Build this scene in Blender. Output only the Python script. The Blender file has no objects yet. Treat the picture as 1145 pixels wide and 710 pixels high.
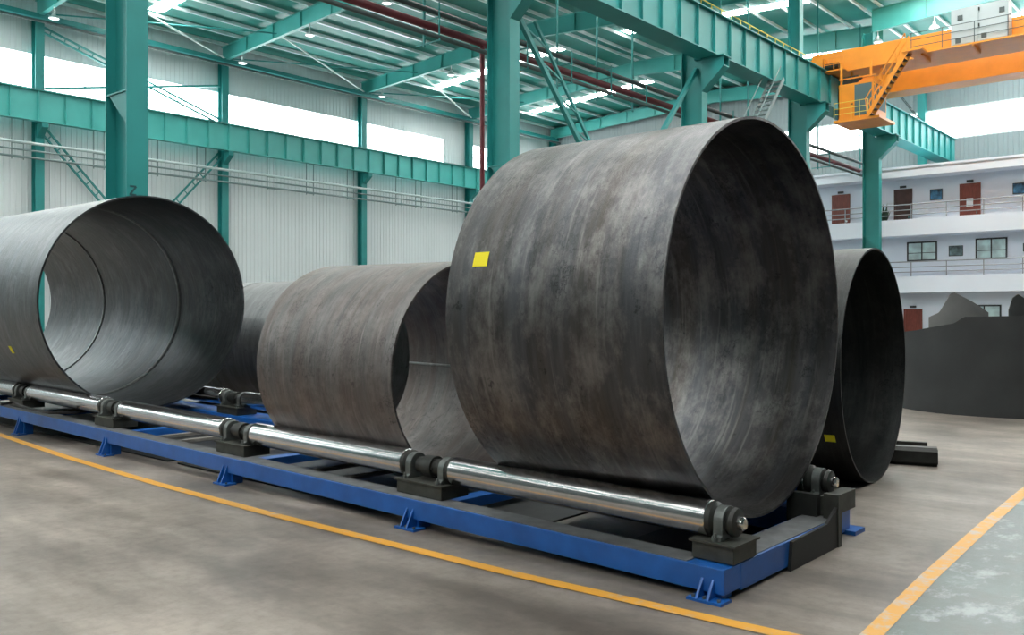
import bpy, bmesh, math, random
from mathutils import Vector, Matrix
random.seed(7)
C = bpy.context.scene.collection
S = bpy.context.scene
PI = math.pi

# ------------------------------------------------------------------ camera
FPX, CAMH, CX, HV = 1000.0, 2.1, 572.5, 352.0        # focal length in px of the 1145x710 frame, eye height, principal column, horizon row
FW = Vector((0.755, 0.655, 0)).normalized()
RT = Vector((0.655, -0.755, 0)).normalized()
cd = bpy.data.cameras.new('camera'); cam = bpy.data.objects.new('camera', cd); C.objects.link(cam)
cd.sensor_fit = 'HORIZONTAL'; cd.sensor_width = 36; cd.lens = FPX * 36 / 1145
cd.shift_y = -(355 - HV) / 1145
cd.clip_start = 0.1; cd.clip_end = 400
cam.location = (0, 0, CAMH)
cam.rotation_euler = (PI / 2, 0, math.atan2(-FW.x, FW.y))
S.camera = cam
# ------------------------------------------------------------------ sky, exposure
w = bpy.data.worlds.new('sky'); S.world = w; w.use_nodes = True
w.node_tree.nodes['Background'].inputs[0].default_value = (0.80, 0.90, 1.0, 1)
w.node_tree.nodes['Background'].inputs[1].default_value = 1.5
S.view_settings.view_transform = 'Standard'; S.view_settings.look = 'None'
S.view_settings.gamma = 1; S.view_settings.use_curve_mapping = False
S.view_settings.exposure = 0.6
WIN_E = 6.0      # frosted wall windows
SKY_E = 22.0      # translucent roof strips
S.cycles.max_bounces = 7; S.cycles.diffuse_bounces = 4; S.cycles.glossy_bounces = 4
S.cycles.sample_clamp_indirect = 6

# ------------------------------------------------------------------ rays through the calibrated camera (used to find real positions)
def ray(u, v):
    return FW + RT * ((u - CX) / FPX) + Vector((0, 0, -(v - HV) / FPX))
EYE = Vector((0, 0, CAMH))
def onz(u, v, z): d = ray(u, v); return EYE + d * ((z - CAMH) / d.z)
def ony(u, v, y): d = ray(u, v); return EYE + d * (y / d.y)
def onx(u, v, x): d = ray(u, v); return EYE + d * (x / d.x)

# ------------------------------------------------------------------ materials
def mat(name, col, rough=0.5, metal=0.0, var=0.0, scale=3.0, bump=0.0, bscale=40.0, emit=None, stretch=None, spec=0.5, coat=0.0):
    m = bpy.data.materials.new(name); m.use_nodes = True
    nt = m.node_tree; N = nt.nodes; L = nt.links; b = N['Principled BSDF']
    b.inputs['Base Color'].default_value = (*col, 1); b.inputs['Roughness'].default_value = rough
    b.inputs['Metallic'].default_value = metal
    b.inputs['Specular IOR Level'].default_value = spec
    b.inputs['Coat Weight'].default_value = coat
    tc = N.new('ShaderNodeTexCoord'); mp = N.new('ShaderNodeMapping'); L.new(tc.outputs['Object'], mp.inputs[0])
    if stretch: mp.inputs['Scale'].default_value = stretch
    if var:
        n = N.new('ShaderNodeTexNoise'); n.inputs['Scale'].default_value = scale; n.inputs['Detail'].default_value = 5
        L.new(mp.outputs[0], n.inputs['Vector'])
        r = N.new('ShaderNodeValToRGB')
        r.color_ramp.elements[0].position = 0.3; r.color_ramp.elements[1].position = 0.7
        r.color_ramp.elements[0].color = (*[c * (1 - var) for c in col], 1)
        r.color_ramp.elements[1].color = (*[min(1, c * (1 + var)) for c in col], 1)
        L.new(n.outputs['Fac'], r.inputs[0]); L.new(r.outputs[0], b.inputs['Base Color'])
    if bump:
        n2 = N.new('ShaderNodeTexNoise'); n2.inputs['Scale'].default_value = bscale; n2.inputs['Detail'].default_value = 3
        L.new(mp.outputs[0], n2.inputs['Vector'])
        bp = N.new('ShaderNodeBump'); bp.inputs['Strength'].default_value = bump; bp.inputs['Distance'].default_value = 0.02
        L.new(n2.outputs['Fac'], bp.inputs['Height']); L.new(bp.outputs[0], b.inputs['Normal'])
    if emit:
        b.inputs['Emission Color'].default_value = (*emit[0], 1); b.inputs['Emission Strength'].default_value = emit[1]
    return m

M = {}
M['teal'] = mat('teal_paint', (0.016, 0.235, 0.228), 0.48, var=0.10, scale=0.8)
M['tealroof'] = mat('teal_roof_sheet', (0.035, 0.29, 0.25), 0.45, var=0.12, scale=0.6)
M['tealhaze'] = mat('hazed_teal_paint', (0.075, 0.43, 0.40), 0.38, var=0.08, scale=0.8)  # same teal, lightened in colour for window haze on wall beam and rafters
M['purlin'] = mat('highlit_purlin', (0.80, 0.95, 0.92), 0.3, metal=0.15, var=0.15, scale=1.5)  # near-white colour stands in for highlights along the purlins
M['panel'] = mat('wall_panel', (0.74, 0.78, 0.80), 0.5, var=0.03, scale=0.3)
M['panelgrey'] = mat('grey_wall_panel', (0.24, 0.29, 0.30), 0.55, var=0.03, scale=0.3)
M['panelshade'] = mat('unlit_wall_panel', (0.055, 0.075, 0.075), 0.6, var=0.1, scale=0.3)  # colour darkened so the unseen right and rear walls read as unlit
M['office'] = mat('office_plaster', (0.78, 0.85, 0.95), 0.7, var=0.02, scale=0.3)
M['window'] = mat('frosted_window', (0.8, 0.85, 0.9), 0.4, emit=((0.95, 0.99, 1.0), WIN_E))
M['skylight'] = mat('translucent_roof_sheet', (0.8, 0.9, 0.9), 0.4, emit=((1.0, 0.99, 0.96), SKY_E))
M['mullion'] = mat('window_mullion', (0.70, 0.76, 0.78), 0.4)
M['blue'] = mat('blue_paint', (0.008, 0.095, 0.36), 0.38, var=0.18, scale=4, bump=0.05)
M['dusttop'] = mat('dusty_blue_grey', (0.12, 0.125, 0.13), 0.6, var=0.3, scale=6)
M['roller'] = mat('polished_roller', (0.62, 0.62, 0.63), 0.2, metal=1.0, var=0.06, scale=5, stretch=(1, 6, 1))
M['dullroller'] = M['roller']
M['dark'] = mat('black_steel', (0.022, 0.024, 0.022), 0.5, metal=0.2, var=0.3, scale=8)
M['black'] = mat('matt_black', (0.008, 0.009, 0.009), 0.6)  # plain near-black for the thin plate before the cross beam
M['olive'] = mat('dark_olive_steel', (0.045, 0.047, 0.040), 0.55, metal=0.2, var=0.3, scale=10)
M['cast'] = mat('grey_cast_bearing', (0.13, 0.145, 0.14), 0.45, metal=0.5, var=0.25, scale=14)
M['bright'] = mat('bright_shaft', (0.6, 0.6, 0.6), 0.2, metal=1.0)
M['bar'] = mat('pale_steel_bar', (0.24, 0.23, 0.21), 0.5, metal=0.3, var=0.2, scale=6)
M['orange'] = mat('orange_crane_paint', (0.82, 0.29, 0.022), 0.4, var=0.06, scale=1.5)
M['yellowrail'] = mat('yellow_rail_paint', (0.78, 0.62, 0.10), 0.4)
M['tag'] = mat('yellow_sticker', (0.85, 0.74, 0.0), 0.5)
M['red'] = mat('dark_red_pipe', (0.13, 0.012, 0.02), 0.45, var=0.15, scale=2)
M['darkpipe'] = mat('dark_pipe', (0.05, 0.075, 0.075), 0.5)
M['palepipe'] = mat('pale_grey_pipe', (0.50, 0.60, 0.60), 0.4)
M['greypipe'] = mat('grey_pipe', (0.17, 0.24, 0.24), 0.45)
M['cabinet'] = mat('light_grey_cabinet', (0.40, 0.46, 0.47), 0.5, var=0.04, scale=1)
M['vent'] = mat('dark_vent', (0.06, 0.08, 0.08), 0.6)
M['glassdark'] = mat('cab_glass', (0.10, 0.16, 0.17), 0.1, spec=0.8)
M['officeglass'] = mat('office_window_glass', (0.58, 0.74, 0.78), 0.12, var=0.35, scale=1.3, spec=0.8)
M['frame'] = mat('black_window_frame', (0.02, 0.025, 0.03), 0.4)
M['wood'] = mat('red_brown_door', (0.20, 0.045, 0.03), 0.45, var=0.2, scale=3, stretch=(4, 4, 1))
M['wooddark'] = mat('dark_brown_door', (0.07, 0.035, 0.03), 0.45, var=0.2, scale=3)
M['steelrail'] = mat('stainless_rail', (0.28, 0.30, 0.32), 0.45, metal=0.3)
M['white'] = mat('white_paper', (0.8, 0.85, 0.88), 0.6)
M['picblue'] = mat('blue_photo_print', (0.06, 0.22, 0.40), 0.4, var=0.9, scale=2.2)
M['picgrey'] = mat('grey_photo_print', (0.10, 0.16, 0.17), 0.4, var=0.8, scale=2.4)
M['lamp'] = mat('lamp_reflector', (0.55, 0.60, 0.60), 0.3, metal=0.4)
M['lampglow'] = mat('lamp_glow', (0.9, 0.95, 0.95), 0.4, emit=((0.95, 1, 1), 1.2))
M['rubber'] = mat('black_rubber_hose', (0.015, 0.015, 0.016), 0.5)
M['ink'] = mat('dark_stencil_paint', (0.01, 0.07, 0.075), 0.5)
M['weld'] = mat('weld_bead', (0.40, 0.41, 0.41), 0.45, metal=0.3, var=0.3, scale=14)
M['scrap'] = mat('black_scrap_plate', (0.035, 0.037, 0.038), 0.55, metal=0.35, var=0.25, scale=0.9)
M['scrapmid'] = mat('grey_scrap_plate', (0.06, 0.064, 0.064), 0.5, metal=0.4, var=0.25, scale=1.2)
M['scraplight'] = mat('pale_scrap_plate', (0.20, 0.20, 0.20), 0.5, metal=0.4, var=0.2, scale=1.2)

def nd(nt, t, **kw):
    n = nt.nodes.new(t)
    for k, v in kw.items():
        if hasattr(n, k): setattr(n, k, v)
        else: n.inputs[k].default_value = v
    return n

def steel_shell(name, base, warm, rough=0.42, metal=0.75, seed=0.0, patch=0.5, pale=(0.30, 0.29, 0.29)):
    """rolled plate with mill scale: streaks running round the shell (local axis = Y), scaly blotches, scratches"""
    m = bpy.data.materials.new(name); m.use_nodes = True; nt = m.node_tree; L = nt.links; b = nt.nodes['Principled BSDF']
    tc = nd(nt, 'ShaderNodeTexCoord'); sp = nd(nt, 'ShaderNodeSeparateXYZ'); L.new(tc.outputs['Object'], sp.inputs[0])
    at2 = nd(nt, 'ShaderNodeMath', operation='ARCTAN2'); L.new(sp.outputs['X'], at2.inputs[0]); L.new(sp.outputs['Z'], at2.inputs[1])
    def coords(ky, ka, off):
        a = nd(nt, 'ShaderNodeMath', operation='MULTIPLY'); L.new(sp.outputs['Y'], a.inputs[0]); a.inputs[1].default_value = ky
        c = nd(nt, 'ShaderNodeMath', operation='MULTIPLY'); L.new(at2.outputs[0], c.inputs[0]); c.inputs[1].default_value = ka
        v = nd(nt, 'ShaderNodeCombineXYZ'); L.new(a.outputs[0], v.inputs[0]); L.new(c.outputs[0], v.inputs[1]); v.inputs[2].default_value = off + seed
        return v
    def noise(ky, ka, off, det, rough_=0.6):
        v = coords(ky, ka, off); n = nd(nt, 'ShaderNodeTexNoise'); n.inputs['Scale'].default_value = 1; n.inputs['Detail'].default_value = det
        n.inputs['Roughness'].default_value = rough_
        L.new(v.outputs[0], n.inputs['Vector']); return n
    def ramp(n, p0, p1, c0=(0, 0, 0), c1=(1, 1, 1)):
        r = nd(nt, 'ShaderNodeValToRGB'); e = r.color_ramp.elements
        e[0].position = p0; e[1].position = p1; e[0].color = (*c0, 1); e[1].color = (*c1, 1)
        L.new(n.outputs['Fac'], r.inputs[0]); return r
    def mix(fac, a, c, t='MIX', f=None):
        x = nd(nt, 'ShaderNodeMix', data_type='RGBA', blend_type=t)
        if fac is not None: L.new(fac, x.inputs[0])
        else: x.inputs[0].default_value = f
        for s, q in ((x.inputs[6], a), (x.inputs[7], c)):
            if isinstance(q, tuple): s.default_value = (*q, 1)
            else: L.new(q, s)
        return x
    streak = noise(6.0, 0.8, 0.0, 9, 0.68)
    fine = noise(26.0, 2.6, 5.0, 6, 0.7)
    blotch = noise(2.6, 2.4, 9.0, 12, 0.74)
    band = noise(2.6, 0.12, 14.0, 3)
    c = mix(ramp(streak, 0.32, 0.70).outputs[0], tuple(k * 0.62 for k in base), tuple(min(1, k * 1.4) for k in base))
    c = mix(ramp(band, 0.42, 0.62).outputs[0], c.outputs[2], warm); c.inputs[0].default_value = 0.4
    wm = nd(nt, 'ShaderNodeMath', operation='MULTIPLY'); wm.inputs[1].default_value = 0.55
    L.new(ramp(band, 0.42, 0.62).outputs[0], wm.inputs[0]); L.new(wm.outputs[0], c.inputs[0])
    pm = nd(nt, 'ShaderNodeMath', operation='MULTIPLY'); pm.inputs[1].default_value = patch
    L.new(ramp(blotch, 0.47, 0.64).outputs[0], pm.inputs[0])
    c = mix(pm.outputs[0], c.outputs[2], pale)
    f2 = nd(nt, 'ShaderNodeMath', operation='MULTIPLY'); f2.inputs[1].default_value = 0.35
    L.new(ramp(fine, 0.45, 0.75).outputs[0], f2.inputs[0])
    c = mix(f2.outputs[0], c.outputs[2], tuple(k * 0.5 for k in base))
    # scuffs: thin dark flakes
    fl = noise(5.5, 7.0, 21.0, 10, 0.75)
    f3 = nd(nt, 'ShaderNodeMath', operation='MULTIPLY'); f3.inputs[1].default_value = 0.7
    L.new(ramp(fl, 0.60, 0.66).outputs[0], f3.inputs[0])
    c = mix(f3.outputs[0], c.outputs[2], tuple(k * 0.35 for k in base))
    cr = noise(3.2, 3.2, 51.0, 8, 0.66); r2 = nd(nt, 'ShaderNodeValToRGB'); e2 = r2.color_ramp.elements
    e2[0].position = 0.485; e2[0].color = (0, 0, 0, 1); e2[1].position = 0.50; e2[1].color = (1, 1, 1, 1); e3 = r2.color_ramp.elements.new(0.515); e3.color = (0, 0, 0, 1)
    L.new(cr.outputs['Fac'], r2.inputs[0]); gate = ramp(noise(0.9, 1.0, 63.0, 3), 0.48, 0.62)
    f4 = nd(nt, 'ShaderNodeMath', operation='MULTIPLY'); L.new(r2.outputs[0], f4.inputs[0]); L.new(gate.outputs[0], f4.inputs[1])
    f5 = nd(nt, 'ShaderNodeMath', operation='MULTIPLY'); f5.inputs[1].default_value = 0.75; L.new(f4.outputs[0], f5.inputs[0])
    c = mix(f5.outputs[0], c.outputs[2], tuple(k * 0.3 for k in base))
    lt = ramp(noise(14.0, 1.1, 77.0, 5, 0.6), 0.58, 0.72); f6 = nd(nt, 'ShaderNodeMath', operation='MULTIPLY'); f6.inputs[1].default_value = 0.45; L.new(lt.outputs[0], f6.inputs[0])
    c = mix(f6.outputs[0], c.outputs[2], pale)
    L.new(c.outputs[2], b.inputs['Base Color'])
    rr = nd(nt, 'ShaderNodeMapRange'); rr.inputs['To Min'].default_value = rough - 0.08; rr.inputs['To Max'].default_value = rough + 0.14
    L.new(streak.outputs['Fac'], rr.inputs['Value']); L.new(rr.outputs[0], b.inputs['Roughness'])
    b.inputs['Metallic'].default_value = metal
    bp = nd(nt, 'ShaderNodeBump'); bp.inputs['Strength'].default_value = 0.30; bp.inputs['Distance'].default_value = 0.03
    bl2 = noise(7.0, 5.0, 33.0, 10, 0.75); ad = nd(nt, 'ShaderNodeMath', operation='ADD'); L.new(bl2.outputs['Fac'], ad.inputs[0]); L.new(streak.outputs['Fac'], ad.inputs[1])
    L.new(ad.outputs[0], bp.inputs['Height']); L.new(bp.outputs[0], b.inputs['Normal'])
    return m
M['can_big'] = steel_shell('rolled_plate_big', (0.096, 0.099, 0.107), (0.088, 0.070, 0.052), 0.34, 0.95, 0, 0.6, (0.30, 0.285, 0.28))
M['can_left'] = steel_shell('rolled_plate_left', (0.098, 0.108, 0.118), (0.095, 0.093, 0.090), 0.32, 0.93, 40, 0.4, (0.30, 0.30, 0.31))
M['can_mid'] = steel_shell('rolled_plate_middle', (0.155, 0.146, 0.144), (0.165, 0.118, 0.100), 0.42, 0.88, 80, 0.4, (0.34, 0.30, 0.29))
M['can_back'] = steel_shell('rolled_plate_back', (0.20, 0.205, 0.21), (0.18, 0.175, 0.17), 0.5, 0.85, 120, 0.3, (0.30, 0.30, 0.30))
M['can_right'] = steel_shell('rolled_plate_right', (0.036, 0.040, 0.040), (0.030, 0.028, 0.026), 0.45, 0.9, 160, 0.3, (0.10, 0.10, 0.10))

def floor_mat(name, base, tint, rough, coat_col=None, scuff=0.0, bump=0.06):
    m = bpy.data.materials.new(name); m.use_nodes = True; nt = m.node_tree; L = nt.links; b = nt.nodes['Principled BSDF']
    tc = nd(nt, 'ShaderNodeTexCoord')
    def noise(sc, det, ro, str_=(1, 1, 1), rot=0.0):
        mp = nd(nt, 'ShaderNodeMapping'); mp.inputs['Scale'].default_value = str_; mp.inputs['Rotation'].default_value = (0, 0, rot)
        L.new(tc.outputs['Object'], mp.inputs[0])
        n = nd(nt, 'ShaderNodeTexNoise'); n.inputs['Scale'].default_value = sc; n.inputs['Detail'].default_value = det; n.inputs['Roughness'].default_value = ro
        L.new(mp.outputs[0], n.inputs['Vector']); return n
    def ramp(n, p0, p1, c0, c1):
        r = nd(nt, 'ShaderNodeValToRGB'); e = r.color_ramp.elements
        e[0].position = p0; e[1].position = p1; e[0].color = (*c0, 1); e[1].color = (*c1, 1); L.new(n.outputs['Fac'], r.inputs[0]); return r
    def mul(a, c, f):
        x = nd(nt, 'ShaderNodeMix', data_type='RGBA', blend_type='MULTIPLY'); x.inputs[0].default_value = f
        L.new(a, x.inputs[6]); L.new(c, x.inputs[7]); return x.outputs[2]
    big = noise(0.55, 7, 0.62)
    c = ramp(big, 0.33, 0.68, tuple(k * 0.6 for k in base), tuple(min(1, k * 1.2) for k in tint)).outputs[0]
    st = noise(1.0, 6, 0.6, (2.2, 0.5, 1), 0.5)
    c = mul(c, ramp(st, 0.36, 0.6, (0.55, 0.54, 0.52), (1.1, 1.1, 1.1)).outputs[0], 0.9)
    sp = noise(9.0, 8, 0.75)
    c = mul(c, ramp(sp, 0.30, 0.56, (0.72, 0.71, 0.70), (1.05, 1.05, 1.05)).outputs[0], 0.8)
    if scuff:
        sc = noise(1.6, 9, 0.72, (1, 1.6, 1), 0.3)
        r = ramp(sc, 0.52, 0.62, (0, 0, 0), (1, 1, 1))
        x = nd(nt, 'ShaderNodeMix', data_type='RGBA'); f = nd(nt, 'ShaderNodeMath', operation='MULTIPLY'); f.inputs[1].default_value = scuff
        L.new(r.outputs[0], f.inputs[0]); L.new(f.outputs[0], x.inputs[0]); L.new(c, x.inputs[6]); x.inputs[7].default_value = (*coat_col, 1); c = x.outputs[2]
    L.new(c, b.inputs['Base Color'])
    rr = nd(nt, 'ShaderNodeMapRange'); rr.inputs['To Min'].default_value = rough - 0.12; rr.inputs['To Max'].default_value = rough + 0.16
    L.new(st.outputs['Fac'], rr.inputs['Value']); L.new(rr.outputs[0], b.inputs['Roughness'])
    bp = nd(nt, 'ShaderNodeBump'); bp.inputs['Strength'].default_value = bump; bp.inputs['Distance'].default_value = 0.02
    L.new(sp.outputs['Fac'], bp.inputs['Height']); L.new(bp.outputs[0], b.inputs['Normal'])
    return m
M['concrete'] = floor_mat('stained_concrete', (0.190, 0.163, 0.141), (0.242, 0.209, 0.183), 0.48)
M['greenfloor'] = floor_mat('worn_green_floor_paint', (0.050, 0.085, 0.080), (0.085, 0.125, 0.120), 0.32, (0.30, 0.34, 0.37), 0.7, 0.10)
def line_mat(name, wear):
    m = bpy.data.materials.new(name); m.use_nodes = True; nt = m.node_tree; L = nt.links; b = nt.nodes['Principled BSDF']
    tc = nd(nt, 'ShaderNodeTexCoord'); n = nd(nt, 'ShaderNodeTexNoise'); n.inputs['Scale'].default_value = 5; n.inputs['Detail'].default_value = 8; n.inputs['Roughness'].default_value = 0.7
    L.new(tc.outputs['Object'], n.inputs['Vector'])
    r = nd(nt, 'ShaderNodeValToRGB'); e = r.color_ramp.elements; e[0].position = wear - 0.06; e[1].position = wear + 0.06
    e[0].color = (0.42, 0.35, 0.28, 1); e[1].color = (0.60, 0.29, 0.03, 1); L.new(n.outputs['Fac'], r.inputs[0]); L.new(r.outputs[0], b.inputs['Base Color'])
    b.inputs['Roughness'].default_value = 0.5; return m
M['line'] = line_mat('orange_yellow_floor_paint', 0.38)
M['lineworn'] = line_mat('worn_yellow_floor_paint', 0.46)

# ------------------------------------------------------------------ mesh builder
class MB:
    def __init__(self): self.v = []; self.f = []; self.smooth = []
    def add(self, vs, fs, sm=False):
        o = len(self.v); self.v += [tuple(p) for p in vs]
        for f in fs: self.f.append(tuple(i + o for i in f)); self.smooth.append(sm)
        return self
    def box(self, x0, x1, y0, y1, z0, z1):
        vs = [(x, y, z) for z in (z0, z1) for y in (y0, y1) for x in (x0, x1)]
        return self.add(vs, [(0, 2, 3, 1), (4, 5, 7, 6), (0, 1, 5, 4), (2, 6, 7, 3), (0, 4, 6, 2), (1, 3, 7, 5)])
    def bar(self, a, b, wd, ht, up=(0, 0, 1)):
        """box section of width wd, height ht between two points"""
        a, b = Vector(a), Vector(b); d = (b - a).normalized(); up = Vector(up)
        s = d.cross(up)
        if s.length < 1e-4: s = d.cross(Vector((1, 0, 0)))
        s.normalize(); t = s.cross(d).normalized()
        q = [s * i * wd / 2 + t * j * ht / 2 for i, j in ((-1, -1), (1, -1), (1, 1), (-1, 1))]
        return self.add([a + k for k in q] + [b + k for k in q], [(3, 2, 1, 0), (4, 5, 6, 7)] + [(i, (i + 1) % 4, (i + 1) % 4 + 4, i + 4) for i in range(4)])
    def tube(self, pts, r, n=10):
        pts = [Vector(p) for p in pts]; rings = []
        for i, p in enumerate(pts):
            d = (pts[min(i + 1, len(pts) - 1)] - pts[max(i - 1, 0)]).normalized()
            s = d.cross(Vector((0, 0, 1)))
            if s.length < 1e-3: s = d.cross(Vector((1, 0, 0)))
            s.normalize(); t = s.cross(d)
            rings.append([p + (s * math.cos(2 * PI * k / n) + t * math.sin(2 * PI * k / n)) * r for k in range(n)])
        o = len(self.v); self.v += [tuple(p) for rg in rings for p in rg]
        for i in range(len(rings) - 1):
            for k in range(n):
                self.f.append((o + i * n + k, o + i * n + (k + 1) % n, o + (i + 1) * n + (k + 1) % n, o + (i + 1) * n + k)); self.smooth.append(True)
        self.f.append(tuple(o + k for k in reversed(range(n)))); self.smooth.append(False)
        self.f.append(tuple(o + (len(rings) - 1) * n + k for k in range(n))); self.smooth.append(False)
        return self
    def lathe(self, c, axis, prof, n=32, caps=True):
        """prof: (distance along axis, radius)"""
        c = Vector(c); ax = Vector(axis).normalized(); s = ax.cross(Vector((0, 0, 1)))
        if s.length < 1e-3: s = Vector((1, 0, 0))
        s.normalize(); t = s.cross(ax); o = len(self.v)
        for d, r in prof:
            for k in range(n):
                a = 2 * PI * k / n; self.v.append(tuple(c + ax * d + (s * math.cos(a) + t * math.sin(a)) * r))
        for i in range(len(prof) - 1):
            for k in range(n):
                self.f.append((o + i * n + k, o + i * n + (k + 1) % n, o + (i + 1) * n + (k + 1) % n, o + (i + 1) * n + k)); self.smooth.append(abs(prof[i][0] - prof[i + 1][0]) > 1e-5)
        if caps:
            self.f.append(tuple(o + k for k in reversed(range(n)))); self.smooth.append(False)
            self.f.append(tuple(o + (len(prof) - 1) * n + k for k in range(n))); self.smooth.append(False)
        return self
    def prism(self, poly, d):
        """planar polygon extruded by vector d"""
        d = Vector(d); n = len(poly); vs = [Vector(p) for p in poly]; vs += [p + d for p in vs]
        return self.add(vs, [tuple(reversed(range(n))), tuple(range(n, 2 * n))] + [(i, (i + 1) % n, (i + 1) % n + n, i + n) for i in range(n)])
    def build(self, name, m, parent=None, loc=None, local=False, bevel=0.0):
        me = bpy.data.meshes.new(name); o = bpy.data.objects.new(name, me); C.objects.link(o)
        if parent is not None:
            o.parent = parent; off = Vector((0, 0, 0)) if local else WL[parent.name]
            WL[o.name] = off
        else:
            if loc is None:
                xs = [p[0] for p in self.v]; ys = [p[1] for p in self.v]; zs = [p[2] for p in self.v]
                loc = ((min(xs) + max(xs)) / 2, (min(ys) + max(ys)) / 2, min(zs))
            off = Vector(loc); o.location = off; WL[o.name] = off
        me.from_pydata([tuple(Vector(p) - off) for p in self.v], [], self.f)
        me.polygons.foreach_set('use_smooth', self.smooth)
        bm = bmesh.new(); bm.from_mesh(me); bmesh.ops.recalc_face_normals(bm, faces=bm.faces); bm.to_mesh(me); bm.free()
        if any(self.smooth): me.set_sharp_from_angle(angle=math.radians(38))
        me.materials.append(m if not isinstance(m, str) else M[m])
        if bevel:
            md = o.modifiers.new('bevel', 'BEVEL'); md.width = bevel; md.segments = 2; md.limit_method = 'ANGLE'
        return o
WL = {}
def tag(o, label, cat, group=None):
    o['label'] = label; o['category'] = cat
    if group: o['group'] = group
    return o
def thing(name, loc, label, cat, group=None, rz=0.0):
    o = bpy.data.objects.new(name, None); C.objects.link(o); o.location = loc; o.rotation_euler = (0, 0, rz); o.empty_display_size = 0.3
    WL[o.name] = Vector(loc); return tag(o, label, cat, group)
def struct(o, label=None):
    o['kind'] = 'structure'
    if label: o['label'] = label
    return o
def plab(o, l): o['label'] = l; return o

# ================================================================== THE HALL SHELL
XA, XB, YA, YW = -30.5, 77.6, -20.0, 61.6             # back of the hall behind the viewer, end wall, right side wall, left side wall
YC = 20.9                                             # middle row of columns
BAYS = [36.97 + 13.5 * k for k in range(-5, 4)]
ZD = 22.75                                            # roof deck at the left eave

fl = MB().box(XA, XB, YA, YW, -0.2, 0.0).build('floor', 'concrete', loc=(0, 0, -0.2)); struct(fl)
gf = MB().add([(2.0, -6, 0.004), (30, -6, 0.004), (30, 2.62, 0.004), (12, 2.34, 0.004), (9.7, 2.25, 0.004), (6, 2.04, 0.004), (2.0, 1.80, 0.004)], [(0, 1, 2, 3, 4, 5, 6)]).build('floor_aisle', 'greenfloor', loc=(0, 0, 0)); struct(gf)
def strip(pts, wd, z):
    pts = [Vector((p[0], p[1], z)) for p in pts]; vs = []
    for i, p in enumerate(pts):
        d = (pts[min(i + 1, len(pts) - 1)] - pts[max(i - 1, 0)]).normalized(); s = Vector((-d.y, d.x, 0)) * wd / 2
        vs += [p - s, p + s]
    mb = MB(); mb.add(vs, [(2 * i, 2 * i + 2, 2 * i + 3, 2 * i + 1) for i in range(len(pts) - 1)]); return mb
struct(strip([(5.66, 1.6), (5.57, 2.84), (5.47, 4.85), (5.44, 8.1), (5.50, 10.7), (5.65, 13.55), (5.93, 16.9), (6.3, 20.4)], 0.13, 0.006).build('trim_1', 'line', loc=(0, 0, 0)), 'orange yellow line painted along the front of the roller bed')
struct(strip([(3.5, 1.93), (6.0, 2.06), (7.6, 2.17), (9.7, 2.27), (12.0, 2.36), (18, 2.5), (30, 2.7)], 0.13, 0.007).build('trim_2', 'lineworn', loc=(0, 0, 0)), 'worn yellow line at the edge of the green painted aisle')

def corr(p0, p1, z0, z1, nrm, pitch=0.35, dep=0.035):
    """vertically ribbed sheet wall between two ground points"""
    p0, p1 = Vector((*p0, 0)), Vector((*p1, 0)); L = (p1 - p0).length; d = (p1 - p0) / L; nv = Vector((*nrm, 0)); vs = []; n = int(L / pitch)
    for i in range(n):
        for t, h in ((0.0, 0), (0.72, 0), (0.80, 1), (0.92, 1)):
            q = p0 + d * (i + t) * L / n + nv * h * dep; vs.append(q)
    vs.append(p1); m = len(vs)
    return [(q.x, q.y, z0) for q in vs] + [(q.x, q.y, z1) for q in vs], [(i, i + 1, i + 1 + m, i + m) for i in range(m - 1)]
mb = MB()
mb.add(*corr((XA, YW), (XB, YW), 0, 16.55, (0, -1))); mb.add(*corr((XA, YW), (XB, YW), 19.1, 23.0, (0, -1)))
mb.add(*corr((60.95, YW), (64.7, YW), 16.55, 19.1, (0, -1)))
mb.box(XA, XB, YW + 0.25, YW + 0.4, 0, 23.0)
struct(mb.build('wall_left', 'panel', loc=(0, YW, 0)))
mb = MB()
def gable(x, z0, y0, y1, peak): pass
mb.box(XB + 0.02, XB + 0.3, YA, YW, 0, 16.3); mb.box(XB + 0.02, XB + 0.3, YA, YW, 18.75, 24.4); mb.box(XB + 0.02, XB + 0.3, 36, YW, 16.3, 18.75)
mb.add(*corr((XB, YA), (XB, YW), 0, 16.3, (-1, 0))); mb.add(*corr((XB, YA), (XB, YW), 18.75, 24.4, (-1, 0)))
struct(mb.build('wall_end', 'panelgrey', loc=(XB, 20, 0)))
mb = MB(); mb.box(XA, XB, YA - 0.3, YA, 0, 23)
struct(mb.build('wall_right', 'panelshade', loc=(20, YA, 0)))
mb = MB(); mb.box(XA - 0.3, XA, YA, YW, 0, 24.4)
struct(mb.build('wall_rear', 'panelshade', loc=(XA, 20, 0)))

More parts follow.
